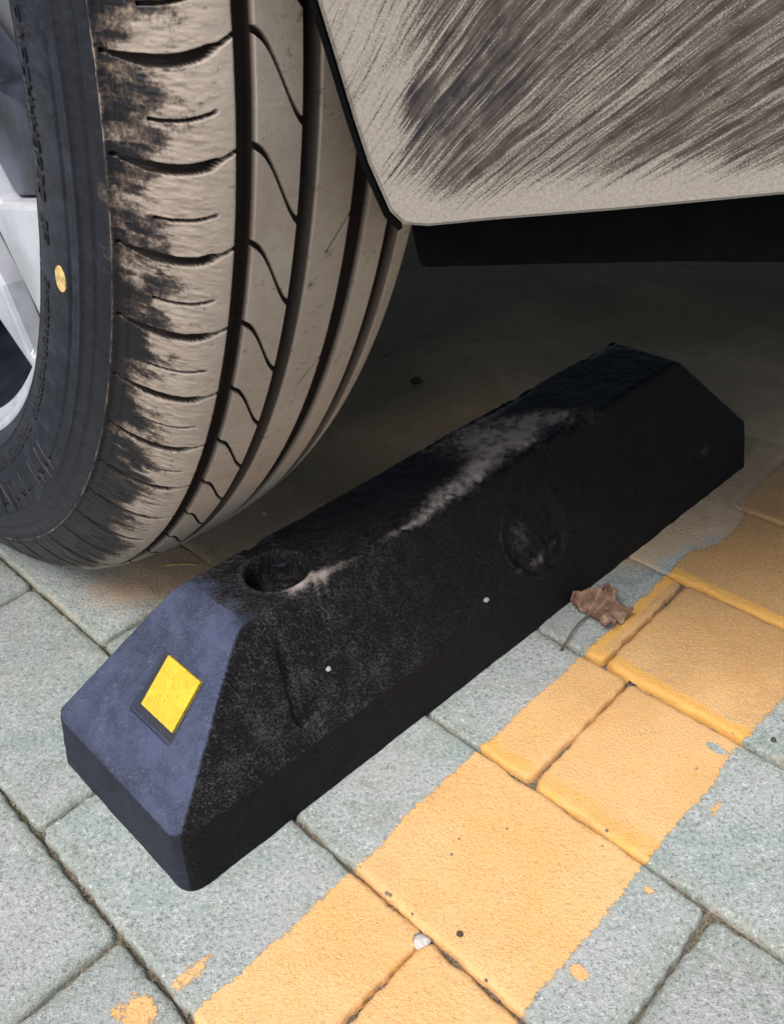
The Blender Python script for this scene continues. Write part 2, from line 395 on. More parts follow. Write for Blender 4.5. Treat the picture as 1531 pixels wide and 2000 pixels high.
for kq in range(len(rows)):
    cur = base + kq * nl + np.arange(nl)
    F.append(np.stack([prev, cur, np.roll(cur, -1), np.roll(prev, -1)], -1)); prev = cur
F = np.concatenate(F)
dust = np.zeros(len(V)); blue = np.zeros(len(V))
S_, T_ = sg3.ravel(), tg3.ravel()
nn = fbm(S_ * 60, T_ * 60, 111, 4); n2 = fbm(S_ * 260, T_ * 260, 113, 3)
def blob(sx, tx, a, b, rot=0):
    c0, s0 = math.cos(rot), math.sin(rot); dx_, dy_ = S_ - sx, T_ - tx; return np.exp(-(((dx_ * c0 + dy_ * s0) / a) ** 2 + ((-dx_ * s0 + dy_ * c0) / b) ** 2))
d_ = 1.2 * blob(.305, .066, .040, .019, -.25) + .85 * blob(.255, .048, .045, .0085, .10) + .5 * blob(.20, .041, .03, .0028) + .62 * blob(.145, .0415, .02, .0040, -.2) + .45 * blob(.35, .052, .03, .009, -.5) + .5 * blob(.31, .088, .05, .004) + .5 * blob(.12, .0415, .014, .004)
qq = np.hypot((S_ - .283) / .029, (T_ - .0165) / .0125); d_ += .45 * blob(.281, .0105, .018, .0018, .08) + .32 * blob(.272, .019, .014, .007) + .2 * np.exp(-((qq - 1.03) / .06) ** 2) * sstep(.45, .65, nn) + .3 * blob(.463, .006, .012, .003) + .22 * blob(.08, .033, .02, .006) + .45 * blob(.136, .040, .010, .003, .9) + .4 * blob(.128, .036, .012, .0016, 1.1) + .3 * blob(.0885, .0125, .006, .0016)
d_ += .25 * np.exp(-((rr_.ravel() - HR - .0025) / .0011) ** 2) * sstep(.35, .6, nn)
d_ = d_ * (.35 + 1.0 * nn) * (.35 + 1.3 * n2)
end = 1 - sstep(.0, .007, (H1 + (sg3.ravel() - .006) * (H2 - H1) / .071) - z.ravel() - .002)
dust[:base] = np.clip(d_, 0, 1.2)
nearw = np.zeros(len(V)); nearw[:base] = (1 - sstep(.08, .24, S_)) * .9 + .1
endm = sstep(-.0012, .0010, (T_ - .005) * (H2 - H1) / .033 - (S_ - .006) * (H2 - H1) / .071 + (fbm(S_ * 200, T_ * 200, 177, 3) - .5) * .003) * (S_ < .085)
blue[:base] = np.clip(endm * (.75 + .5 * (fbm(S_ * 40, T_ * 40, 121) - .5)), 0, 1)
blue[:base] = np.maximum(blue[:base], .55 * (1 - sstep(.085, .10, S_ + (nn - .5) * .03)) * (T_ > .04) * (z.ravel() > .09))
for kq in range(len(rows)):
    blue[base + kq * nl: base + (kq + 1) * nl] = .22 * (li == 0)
# bluish skylight on the near end, painted into the rubber colour
def rubber():
    M = NM("worn_black_rubber"); du = M.attr("dust"); bl = M.attr("sky_tint")
    f1 = M.noise(900, 3, .7); f2 = M.noise(70, 5, .65); f3 = M.noise(28, 6, .7, M.mapping((1, 1, 3), (0, 0, R(40)))); scr = M.noise(1, 3, .7, M.mapping((90, 600, 400), (0, 0, R(-65))))
    c = M.mix(M.ramp(f1, .35, .7), (.0035, .0035, .0038), (.0125, .012, .012))
    near = M.ramp(M.attr('near'), 0, 1); c = M.mix(M.math('MULTIPLY', M.ramp(M.math('ADD', M.math('MULTIPLY', f2, .4), M.math('MULTIPLY', f1, .6)), .48, .68), M.math('ADD', .08, M.math('MULTIPLY', near, .6))), c, (.085, .080, .082))
    sky_tint = M.math('MULTIPLY', bl, M.ramp(M.math('ADD', M.math('ADD', M.math('MULTIPLY', f2, .35), M.math('MULTIPLY', f1, .3)), M.math('MULTIPLY', f3, .35)), .40, .58, .55, 1))
    c = M.mix(sky_tint, c, (.070, .085, .148)); c = M.mix(M.math('MULTIPLY', M.ramp(scr, .56, .72), M.math('ADD', .04, M.math('MULTIPLY', M.math('MAXIMUM', bl, M.math('MULTIPLY', near, .5)), .45))), c, (.15, .155, .19))
    dm = M.ramp(M.math('ADD', du, M.math('ADD', M.math('MULTIPLY', M.math('SUBTRACT', f1, .5), .6), M.math('MULTIPLY', M.math('SUBTRACT', M.noise(240, 5, .75), .5), .7))), .16, 1.15)
    c = M.mix(M.math('MULTIPLY', dm, .85), c, (.38, .32, .29))
    M.set("Base Color", c); M.set("Roughness", M.math('ADD', .58, M.math('MULTIPLY', dm, .35))); M.set("Specular IOR Level", .14)
    M.bump(M.math('ADD', f1, M.math('MULTIPLY', f2, .6)), .5, .0008)
    return M.m
stop = empty("wheel_stop", tuple(P1 + ES * LS / 2 + ET * WS / 2))
tag(stop, "worn black rubber parking wheel stop with a yellow reflector on its sloped end", "wheel stop")
mesh("rubber_block", V, F[:, ::1], rubber(), parent=stop, attrs={"dust": dust, "sky_tint": blue, "near": nearw})
# reflector and its frame
def endz(s): return H1 + (s - .006) * (H2 - H1) / .071
def endpt(s, t, h=0):
    nrm = np.cross(ES + np.array([0, 0, (H2 - H1) / .071]), ET); nrm = nrm / np.linalg.norm(nrm)
    if nrm[2] < 0: nrm = -nrm
    return P1 + ES * s + ET * t + np.array([0, 0, endz(s)]) + nrm * h
v, f = prism([(.0330, .0432), (.0548, .0432), (.0548, .0722), (.0330, .0722)], lambda p, q, d: endpt(p, q, d), -.0035, -.0004)
M = NM("yellow_reflector"); wv = M.voro(900); k_ = M.noise(60, 4, .6)
c_ = M.mix(M.ramp(k_, .35, .7), (.60, .40, .010), (.70, .49, .015)); c_ = M.mix(M.math('MULTIPLY', M.ramp(M.noise(220, 5, .75), .50, .66), .5), c_, (.50, .27, .015)); c_ = M.mix(M.math('MULTIPLY', M.ramp(M.noise(500, 3, .7), .60, .7), .5), c_, (.22, .15, .05)); c_ = M.mix(M.math('MULTIPLY', M.ramp(wv, .0, .25, 1, 0), .25), c_, (.85, .70, .15))
M.set("Base Color", c_); M.set("Roughness", .32); M.set("Coat Weight", .4); M.bump(wv, .7, .0006)
rf = fix_normals(mesh("reflector", v, f, M.m, parent=stop, smooth=False)); bevel_obj(rf, .0004)
tag(rf, "square yellow reflector set in the sloped end")
BLK = plain("dark_rubber", (.02, .021, .028), .5)
fr = []
V_, F_ = [], []
for (a0, b0, a1, b1) in ((.0293, .0403, .0322, .0772), (.0322, .0403, .0566, .0424), (.0556, .0424, .0568, .0772), (.0322, .0730, .0556, .0772)):
    v, f = prism([(a0, b0), (a1, b0), (a1, b1), (a0, b1)], lambda p, q, d: endpt(p, q, d), -.004, -.0019)
    o = len(V_); V_ += v; F_ += [tuple(i + o for i in x) for x in f]
fix_normals(mesh("reflector_frame", V_, F_, BLK, parent=stop, smooth=False))

# ------------------------------------------------------------------ the car
WC = np.array([-.3068, .6104, .4137]); AZ, CB = .74697, -.0585
wa = np.array([math.cos(AZ) * math.cos(CB), math.sin(AZ) * math.cos(CB), math.sin(CB)]); wh = np.array([-math.sin(AZ), math.cos(AZ), 0]); wv_ = np.cross(wa, wh)
def W3(T, a, r):
    T, a, r = np.broadcast_arrays(T, a, r)
    return WC + a[..., None] * wa + (r * np.cos(T))[..., None] * wh + (r * np.sin(T))[..., None] * wv_
car = empty("car", (-.3068, 1.1, 0)); tag(car, "muddy car with one steered front wheel beside the wheel stop", "car")
wheel = empty("wheel", tuple(WC), car); tag(wheel, "dusty front wheel turned outward")

prof = np.array([(-.0165, .3035), (-.0215, .3065), (-.0268, .3125), (-.0318, .323), (-.0345, .337), (-.0342, .352), (-.0315, .366), (-.0265, .3795), (-.0195, .3915), (-.011, .4015), (-.001, .4078), (.012, .4105), (.026, .4122), (.045, .4128), (.064, .412), (.080, .4098), (.093, .4055), (.103, .398), (.1095, .386), (.113, .37), (.113, .345), (.107, .318), (.1, .302)])
def catmull(P, step):
    out = []
    Q = np.vstack([2 * P[0] - P[1], P, 2 * P[-1] - P[-2]])
    for i in range(1, len(Q) - 2):
        L_ = np.linalg.norm(Q[i + 1] - Q[i]); n_ = max(2, int(L_ / step))
        for j in range(n_):
            t = j / n_
            out.append(.5 * ((2 * Q[i]) + (-Q[i - 1] + Q[i + 1]) * t + (2 * Q[i - 1] - 5 * Q[i] + 4 * Q[i + 1] - Q[i + 2]) * t * t + (-Q[i - 1] + 3 * Q[i] - 3 * Q[i + 1] + Q[i + 2]) * t ** 3))
    out.append(P[-1]); return np.array(out)
pr = catmull(prof, .0006)
_q = []
for _i in range(len(pr) - 1):
    _q.append(pr[_i])
    if .001 < pr[_i][0] < .0235 and pr[_i][1] > .4: _q += [pr[_i] * (2 / 3) + pr[_i + 1] / 3, pr[_i] / 3 + pr[_i + 1] * (2 / 3)]
pr = np.array(_q + [pr[-1]])
Tf = np.radians(np.concatenate([np.arange(174, 182, .15), np.arange(182, 236, .05), np.arange(236, 262, .15)])); Tc = np.radians(np.arange(262.2, 360 + 173.6, .8))
TT = np.concatenate([Tf, Tc])
Tg = TT[:, None]; ag = pr[None, :, 0]; rg = pr[None, :, 1]; Td = np.degrees(Tg) % 360
tread = (rg > .373) & (ag < .104)
GA = (.000, .0246, .0522, .0766); GW = (.0034, .0038, .0052, .0056)
dep = np.zeros((len(TT), len(pr)))
for g_, w_ in zip(GA, GW): dep = np.maximum(dep, .0068 * (1 - sstep(w_ * .78, w_, np.abs(ag - g_) + 0 * Tg)))
PIT = 4.93; t0 = 190.3
ph = (Td - t0)                                              # thick shoulder sipes
arc = 1.75 * np.sin(np.clip(-ag / .045, 0, 1) * math.pi) ** .9 * 1.0
q = ph - arc - .15; q = (q + PIT / 2) % PIT - PIT / 2
wdt = .06 + .20 * sstep(-.0065, -.0105, ag) * (1 - sstep(-.022, -.029, ag)) ; 
s1 = (1 - sstep(wdt * .7, wdt + .07, np.abs(q))) * (ag < -.001) * (rg > .372)
dep = np.maximum(dep, .0045 * s1)
q = ph - arc - .15 - PIT / 2 - .15; q = (q + PIT / 2) % PIT - PIT / 2
s2_ = (1 - sstep(.04, .12, np.abs(q))) * (ag < -.0085) * (rg > .386); dep = np.maximum(dep, .003 * s2_)
# S-shaped sipes in the second rib
xr = np.clip((ag - .003) / .0195, 0, 1); curve = .45 + 4.2 * (sstep(.1, .95, xr) * .55 + .45 * xr)
q = ph - curve; q = (q + PIT / 2) % PIT - PIT / 2
s3_ = (1 - sstep(.08, .24, np.abs(q))) * ((ag > .0025) & (ag < .0225)); dep = np.maximum(dep, .003 * s3_)
# sparse diagonal cuts in the inner ribs
q = ph - (197 - t0) + (ag - .038) * 200; q = (q + PIT) % (2 * PIT) - PIT
s4 = (1 - sstep(.03, .11, np.abs(q))) * ((ag > .037) & (ag < .049)); dep = np.maximum(dep, .0018 * s4)
q = ph - (203.4 - t0) + (ag - .0845) * 270; q = (q + PIT) % (2 * PIT) - PIT
s5 = (1 - sstep(.03, .11, np.abs(q))) * ((ag > .083) & (ag < .095)); dep = np.maximum(dep, .0018 * s5)
dep = dep * tread * sstep(-.038, -.022, ag)
# sidewall: concentric ridges and steps
out_side = (ag < -.005) & (rg < .39)
rel = np.zeros_like(dep)
for r0, hgt, wd in ((.3715, .0014, .0011), (.3765, .0005, .0008), (.3625, -.0006, .0009), (.3545, .0009, .0009), (.3475, -.0009, .0008), (.3145, .0007, .0012)):
    rel = rel + hgt * np.exp(-((rg - r0) / wd) ** 2)
rel = rel * out_side * 1.5
rel = rel + (fbm(Td * 2.2, rg * 160, 131, 3) - .5) * .0005
# radial direction displacement on tread, axial on the sidewall
rr2 = rg - dep + rel * .3
aa2 = ag - rel * .9 * (rg < .385)
# lumps of rough wear on the shoulder
wear = np.exp(-((ag + .020) / .011) ** 2) * (rg > .37)
rr2 = rr2 + wear * (fbm(Td * 4, ag * 300, 133, 4) - .5) * .0016
Pm = W3(Tg + 0 * ag, aa2 + 0 * Tg, rr2)
shn = fbm(Td * .5, ag * 70, 141, 3) * .6 + .4 * fbm(Td * 1.6, ag * 230, 142, 4); sh2 = fbm(Td * 5, ag * 350, 143, 3)
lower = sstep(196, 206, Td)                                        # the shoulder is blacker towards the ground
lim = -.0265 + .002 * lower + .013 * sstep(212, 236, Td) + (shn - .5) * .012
du = sstep(-.014, .011, ag - lim) * (rg > .365)
patch = np.exp(-((ag + .0225) / .009) ** 2) * sstep(.40, .64, shn) * .48
du = du * (1 - np.clip(patch, 0, 1)) 
du = du * (.80 + .4 * (sh2 - .5))
du = np.maximum(du, (.10 + .35 * (1 - lower) * (rg > .3725)) * sstep(.48, .62, fbm(Td * 1.2, ag * 120, 147, 4)) * (rg > .35))
gd = sstep(.0001, .0012, dep)
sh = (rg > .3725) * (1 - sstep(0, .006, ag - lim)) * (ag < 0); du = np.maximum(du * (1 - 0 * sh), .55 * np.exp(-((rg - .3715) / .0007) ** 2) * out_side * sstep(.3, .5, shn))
ty_f = grid_faces(len(TT), len(pr), 0, wrap_u=True)
def tyremat():
    M = NM("dusty_tyre_rubber"); du = M.attr("dust"); gd = M.attr("groove"); bk = M.attr('black')
    f1 = M.noise(700, 3, .7); f2 = M.noise(90, 5, .65); f3 = M.noise(16, 4, .6)
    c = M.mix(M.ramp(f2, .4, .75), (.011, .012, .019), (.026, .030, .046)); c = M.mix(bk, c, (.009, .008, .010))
    dc = M.mix(M.ramp(f3, .3, .7), (.37, .30, .235), (.43, .36, .29)); dc = M.mix(M.math('MULTIPLY', M.ramp(f2, .45, .75), .35), dc, (.24, .18, .14))
    dm = M.ramp(M.math('ADD', du, M.math('ADD', M.math('MULTIPLY', M.math('SUBTRACT', f1, .5), .5), M.math('MULTIPLY', M.math('SUBTRACT', f2, .5), .7))), .18, .85)
    c = M.mix(M.ramp(dm, .05, .45), c, M.mix(f2, (.04, .027, .020), (.13, .092, .068))); c = M.mix(M.ramp(dm, .3, .95), c, dc); c = M.mix(gd, c, M.mix(f2, (.006, .003, .002), (.022, .011, .006)))
    M.set("Base Color", c); M.set("Roughness", M.math('ADD', .42, M.math('MULTIPLY', dm, .5))); M.set("Specular IOR Level", .35)
    M.bump(M.math('ADD', f1, f2), .3, .0005)
    return M.m
mesh("tyre", Pm.reshape(-1, 3), ty_f[:, ::-1], tyremat(), parent=wheel, attrs={"dust": du, "groove": gd, "black": np.clip(sh * 1.0 + .5 * (rg > .3545) * (rg < .3725), 0, 1)})

def revolve(name, pts, mat, parent, n=160, smooth=True):
    pts = np.array(pts); T = np.linspace(0, 2 * math.pi, n, endpoint=False)[:, None]
    P = W3(T, pts[None, :, 0], pts[None, :, 1]); f = grid_faces(n, len(pts), 0, True)
    return mesh(name, P.reshape(-1, 3), f[:, ::-1], mat, parent=parent, smooth=smooth)
ALU = plain("machined_alloy", (.56, .58, .62), .42, .3, .22, 22, .05)
SILV = plain("silver_wheel_paint", (.40, .42, .46), .4, .5, .15, 30)
BARR = plain('barrel_paint', (.02, .024, .036), .45, .2, .4, 40)
DARK = plain("dark_wheel_paint", (.03, .033, .045), .35, .3, .3, 40)
IRON = plain("brake_iron", (.10, .09, .085), .45, .8, .4, 60)
rimv = catmull(np.array([(-.0185, .3005), (-.0200, .3045), (-.0180, .3075), (-.0150, .3060), (-.0145, .303), (-.0150, .2985), (-.0110, .2925), (-.0020, .2890), (.01, .286), (.03, .274), (.06, .268), (.095, .272), (.1, .302)]), .003)
revolve("rim", rimv[:int(np.argmax(rimv[:, 0] > -.010))], ALU, wheel); revolve("rim_barrel", rimv[int(np.argmax(rimv[:, 0] > -.010)) - 1:], BARR, wheel)
# spokes: pairs splaying towards the rim, bright faces and dark pockets, repeated five times
def spoke(poly, d0, d1, rot):
    c0, s0 = math.cos(rot), math.sin(rot)
    def to3(p, q, d): return tuple(WC + (p * c0 - q * s0) * wh + (p * s0 + q * c0) * wv_ + d * wa)
    return prism(poly, to3, d0, d1)
brightA = [(-.278, -.105), (-.272, -.122), (-.262, -.142), (-.250, -.162), (-.240, -.178), (-.229, -.184), (-.203, -.139), (-.150, -.062), (-.085, .008), (-.085, .020), (-.150, -.045), (-.209, -.124), (-.255, -.117), (-.268, -.100)]
pocket = [(-.240, -.179), (-.222, -.200), (-.205, -.212), (-.196, -.2075), (-.182, -.1715), (-.12, -.0855), (-.075, -.0205), (-.085, .0075), (-.15, -.0625), (-.203, -.1395), (-.229, -.1845)]
brightB = [(-.205, -.2125), (-.196, -.219), (-.166, -.196), (-.115, -.115), (-.066, -.04), (-.075, -.021), (-.12, -.086), (-.182, -.172), (-.196, -.208)]
recess = [(-.218, -.070), (-.240, -.074), (-.258, -.082), (-.262, -.0995), (-.254, -.116), (-.209, -.1235), (-.152, -.0465), (-.09, .018), (-.09, .03), (-.15, -.02)]
MIDP = plain('blue_grey_wheel_paint', (.035, .040, .060), .4, .2, .8, 25)
for k in range(5):
    rot = k * 2 * math.pi / 5
    for nm, poly, d0, d1, mt, bv in (("spoke", brightA, -.010, .022, ALU, .003), ("spoke", brightB, -.008, .022, ALU, .003), ("spoke_pocket", pocket, .004, .024, DARK, .002), ("spoke_recess", recess, .000, .022, MIDP, .004)):
        v, f = spoke(poly, d0, d1, rot); o = fix_normals(mesh(nm, v, f, mt, parent=wheel, smooth=False)); bevel_obj(o, bv)
revolve("hub_cap", [(.03, .001), (-.012, .001), (-.016, .03), (-.014, .045), (-.008, .088), (.002, .094), (.024, .09)], SILV, wheel, 64)
revolve("brake_disc", [(.045, .05), (.045, .215), (.05, .22), (.066, .22), (.07, .215), (.07, .05)], IRON, wheel, 96)
# caliper: an arc-shaped block clasping the disc
cal = []; capo = []
for (d_) in (.030, .085):
    for T in np.linspace(R(188), R(228), 12): capo.append(W3(np.array(T), np.array(d_), np.array(.155)))
    for T in np.linspace(R(228), R(188), 12): capo.append(W3(np.array(T), np.array(d_), np.array(.245)))
nf = 24; fc = [tuple(range(24)), tuple(range(47, 23, -1))] + [(i, i + 24, (i + 1) % 24 + 24, (i + 1) % 24) for i in range(24)]
o = fix_normals(mesh("brake_caliper", capo, fc, SILV, parent=wheel, smooth=False)); bevel_obj(o, .006, 3)
# yellow balance dot, a thin disc lying on the sidewall
def side_a(r): return float(np.interp(r, pr[:60, 1], pr[:60, 0])) if r < pr[59, 1] else float(np.interp(r, pr[60:200, 1], pr[60:200, 0]))
o_pr = pr[:int(np.argmax(pr[:, 1] > .39))]
def side_a(r): return float(np.interp(r, o_pr[:, 1], o_pr[:, 0]))
def sidep(T, r, h): return W3(np.array(T), np.array(side_a(r) - h), np.array(r))
V = [sidep(R(202.6), .341, .0004)]; nseg = 28; F = []
for q in range(nseg):
    an = 2 * math.pi * q / nseg; V.append(sidep(R(202.6) + .0058 * math.sin(an) / .341, .341 + .0040 * math.cos(an), .0004))
for q in range(nseg):
    an = 2 * math.pi * q / nseg; V.append(sidep(R(202.6) + .0060 * math.sin(an) / .341, .341 + .0042 * math.cos(an), -.0004))
for q in range(nseg): F += [(0, 1 + q, 1 + (q + 1) % nseg), (1 + q, 1 + nseg + q, 1 + nseg + (q + 1) % nseg, 1 + (q + 1) % nseg)]
o = fix_normals(mesh("balance_mark", V, F, plain("yellow_dot_paint", (.62, .43, .17), .7, 0, .35, 300), parent=wheel, smooth=False)); o['label'] = "small yellow painted dot on the sidewall"
# raised moulded characters: worn past reading, kept as strokes
V, F = [], []
def stroke(Ta, ra, Tb, rb, wdt, h):
    n_ = 4; o = len(V)
    for i in range(n_ + 1):
        t = i / n_; T = Ta + (Tb - Ta) * t; r_ = ra + (rb - ra) * t
        dT, dr_ = (Tb - Ta) * r_, (rb - ra); L_ = math.hypot(dT, dr_) + 1e-9; px, py = -dr_ / L_, dT / L_
        for sgn, hh in ((-1, -.0006), (-.7, h), (.7, h), (1, -.0006)):
            V.append(sidep(T + sgn * px * wdt / 2 / r_, r_ + sgn * py * wdt / 2, hh))
    for i in range(n_):
        for j in range(3): F.append((o + i * 4 + j, o + (i + 1) * 4 + j, o + (i + 1) * 4 + j + 1, o + i * 4 + j + 1))
    F.append((o, o + 1, o + 2, o + 3)); F.append((o + n_ * 4 + 3, o + n_ * 4 + 2, o + n_ * 4 + 1, o + n_ * 4))
rg_ = random.Random(9)
SHAPES = [((0, 0, 0, 1), (0, 1, 1, 1), (1, 1, 1, .5), (1, .5, 0, .5)), ((0, 0, 0, 1), (0, 0, 1, 0), (0, .5, .8, .5), (0, 1, 1, 1)), ((0, 1, 1, 1), (.5, 1, .5, 0)), ((0, 0, .5, 1), (.5, 1, 1, 0)), ((0, 0, 1, 0), (1, 0, 1, 1), (1, 1, 0, 1), (0, 1, 0, 0)), ((0, 0, 0, 1), (1, 0, 1, 1), (0, .5, 1, .5)), ((0, 1, 1, 1), (1, 1, 0, 0), (0, 0, 1, 0))]
def letters(T0, T1, r0, size, wd, h, gap=.25):
    T = R(T0)
    while T < R(T1):
        cw = size * .6 / r0
        if rg_.random() > .12:
            for (x0, y0, x1, y1) in rg_.choice(SHAPES): stroke(T + x0 * cw, r0 + y0 * size, T + x1 * cw, r0 + y1 * size, wd, h)
        T += cw * (1 + gap) + .0015
letters(184, 201, .3245, .0065, .0011, .0006, .45)
letters(204.5, 222, .3245, .0045, .0009, .0005, .5); letters(223, 245, .3215, .006, .0010, .0005, .5)
letters(218, 246, .335, .0185, .0030, .0007, .3)
letters(172, 180, .333, .012, .002, .0006, .4)
o = mesh("sidewall_lettering", V, F, plain("tyre_lettering_rubber", (.008, .008, .012), .6), parent=wheel, smooth=False); fix_normals(o)

# --- body: side panel behind the wheel arch, whole front side of the shell
YP = .300
edge = [(.0205, .3105), (.0120, .3118), (.0078, .3165), (.0019, .3326), (-.0017, .3469), (-.0050, .3618), (-.0091, .3798), (-.018, .418), (-.030, .470), (-.045, .53), (-.066, .61), (-.098, .70), (-.145, .78), (-.205, .845), (-.27, .88), (-.34, .885), (-.42, .865), (-.49, .82), (-.545, .75), (-.575, .66), (-.585, .55), (-.580, .42), (-.57, .34)]
def panel_y(x, z_):  # gentle crown: bulges outward, tucks in towards the bottom edge and the top
    return YP + .09 * max(0, z_ - .55) ** 2 + .35 * max(0, -.66 - x) ** 1.7
def sidepanel(name, outline, mat, th=.012, label=None, cuts=28):
    bm = bmesh.new(); vs_ = [bm.verts.new((x, 0, z_)) for x, z_ in outline]; bm.faces.new(vs_)
    xs_ = [p[0] for p in outline]; zs_ = [p[1] for p in outline]
    for q in range(1, cuts):
        for co, no in (((min(xs_) + (max(xs_) - min(xs_)) * q / cuts, 0, 0), (1, 0, 0)), ((0, 0, min(zs_) + (max(zs_) - min(zs_)) * q / cuts), (0, 0, 1))):
            bmesh.ops.bisect_plane(bm, geom=bm.verts[:] + bm.edges[:] + bm.faces[:], plane_co=co, plane_no=no, dist=1e-6)
    ext = bmesh.ops.extrude_face_region(bm, geom=bm.faces[:])
    nv = [g for g in ext['geom'] if isinstance(g, bmesh.types.BMVert)]
    ns_ = set(nv)
    for v_ in bm.verts:
        v_.co.y = panel_y(v_.co.x, v_.co.z) + (th if v_ in ns_ else 0)
    bmesh.ops.recalc_face_normals(bm, faces=bm.faces[:])
    bmesh.ops.bevel(bm, geom=[e for e in bm.edges if len(e.link_faces) == 2 and e.calc_face_angle(0) > R(50)], offset=.0012, segments=2, affect='EDGES')
    V = [tuple(v_.co) for v_ in bm.verts]; bm.verts.index_update(); F = [[v_.index for v_ in f_.verts] for f_ in bm.faces]; bm.free()
    o = mesh(name, V, F, mat, parent=car, smooth=False)
    if label: o['label'] = label
    return o
def mud():
    M = NM("mud_splattered_paint")
    gm = M.n("ShaderNodeNewGeometry"); sp = M.n("ShaderNodeSeparateXYZ"); M.t.links.new(gm.outputs["Position"], sp.inputs[0])
    x = M.math('SUBTRACT', sp.outputs[0], -.097); z_ = M.math('SUBTRACT', sp.outputs[2], .222)
    # spray fans out from where the tyre meets the ground
    wob = M.math('MULTIPLY', M.math('SUBTRACT', M.noise(30, 2, .5), .5), .003)
    rad = M.math('SQRT', M.math('ADD', M.math('MULTIPLY', x, x), M.math('MULTIPLY', z_, z_)))
    ang = M.math('ADD', M.math('ARCTAN2', z_, x), M.math('DIVIDE', wob, rad))
    def cmb(fa, fr):
        c = M.n("ShaderNodeCombineXYZ"); M._in(c.inputs[0], M.math('MULTIPLY', ang, fa)); M._in(c.inputs[1], M.math('MULTIPLY', rad, fr)); return c.outputs[0]
    st1 = M.noise(1, 3, .6, cmb(95, 20), .0); st2 = M.noise(1, 4, .75, cmb(330, 44), .0); st3 = M.noise(1, 4, .6, cmb(24, 20), .5)
    fine = M.noise(900, 3, .7); med = M.noise(110, 5, .7)
    tot = M.math('ADD', M.math('ADD', M.math('MULTIPLY', st1, .36), M.math('MULTIPLY', st2, .46)), M.math('MULTIPLY', st3, .18))
    vf = M.noise(1600, 2, .6); tot = M.math('ADD', tot, M.math('MULTIPLY', M.math('SUBTRACT', vf, .5), .30))
    # solid dust by the arch edge and along the bottom
    low = M.ramp(M.math('SUBTRACT', sp.outputs[2], M.math('MULTIPLY', M.math('SUBTRACT', med, .5), .008)), .3105, .330, .20, 0)
    lx = M.ramp(M.math('ADD', sp.outputs[0], M.math('MULTIPLY', M.math('SUBTRACT', med, .5), .02)), .002, .034, .10, -.012)
    tot2 = M.math('ADD', tot, M.math('ADD', low, lx))
    # scoured patch where the mud is thin
    def smear(a0, r0, wa_, wr_, amt, jag):
        da = M.math('DIVIDE', M.math('SUBTRACT', ang, a0), wa_); dr_ = M.math('DIVIDE', M.math('SUBTRACT', rad, r0), wr_)
        dd = M.math('ADD', M.math('MULTIPLY', da, da), M.math('MULTIPLY', dr_, dr_))
        dd = M.math('ADD', dd, M.math('MULTIPLY', M.math('SUBTRACT', M.math('ADD', M.math('MULTIPLY', st2, .45), M.math('ADD', M.math('MULTIPLY', st1, .35), M.math('MULTIPLY', med, .2))), .5), jag))
        return M.ramp(dd, -.3, 2.2, amt, 0)
    sc1 = smear(R(44.5), .184, R(4.5), .024, .075, 9.0)
    sc2 = M.math('MAXIMUM', smear(R(47.4), .1735, R(1.3), .008, .15, 6.0), M.math('MULTIPLY', smear(R(40.5), .165, R(4.5), .022, .05, 9.0), 1))
    sc2 = M.math('MAXIMUM', sc2, smear(R(47), .232, R(4), .022, .05, 9.0))
    upd = M.ramp(M.math('ADD', M.math('MULTIPLY', sp.outputs[0], .6), sp.outputs[2]), .36, .41, 0, .03)
    tot3 = M.math('SUBTRACT', tot2, M.math('ADD', M.math('ADD', sc1, sc2), upd))
    k = M.math('MAXIMUM', M.ramp(tot3, .445, .585), M.ramp(M.math('ADD', M.voro(420), M.math('MULTIPLY', M.noise(70, 3), .35)), .20, .27, .75, 0))
    us = M.math('ADD', M.math('ADD', M.math('MULTIPLY', st1, .35), M.math('MULTIPLY', st2, .35)), M.math('MULTIPLY', med, .3)); under = M.mix(M.ramp(us, .40, .60), (.020, .017, .023), (.095, .075, .062)); thin = M.math('MAXIMUM', sc1, sc2); under = M.mix(M.ramp(thin, .02, .09), M.mix(M.ramp(us, .38, .60), (.04, .030, .025), (.135, .106, .082)), under)
    dustc = M.mix(M.ramp(fine, .3, .7), (.30, .255, .205), (.41, .36, .305))
    c = M.mix(k, under, dustc)
    M.set("Base Color", c); M.set("Roughness", M.ramp(k, 0, 1, .38, .9)); M.set("Specular IOR Level", .3)
    M.bump(k, .12, .0003)
    return M.m
XE = 2.1
edge_in = edge
rear = [(XE, .318), (XE, .95), (-.60, .95)]
# fender+door skin: rear part (right of the arch crown) and front part, split at the crown
crown_i = 14
right_out = [(XE, .311 + .0)] + [(.1406, .3112), (.0833, .3106), (.0417, .3108)] + edge[:crown_i + 1] + [(edge[crown_i][0], .95), (XE, .95)]
sidepanel("side_panel", right_out, mud(), label="grey mud-splattered body panel behind the wheel arch", cuts=30)
PAINT = plain("dark_car_paint", (.05, .05, .058), .35, .3, .2, 20)
left_out = [(edge[crown_i][0] - .004, .95)] + [(edge[crown_i][0] - .004, edge[crown_i][1])] + edge[crown_i + 1:] + [(-.95, .38), (-.99, .5), (-.98, .7), (-.93, .82), (-.80, .90)]
sidepanel("front_wing", left_out, PAINT, cuts=20)
TRIM = plain("black_plastic_trim", (.003, .003, .003), .8, 0, .3, 80, .2, spec=.05)
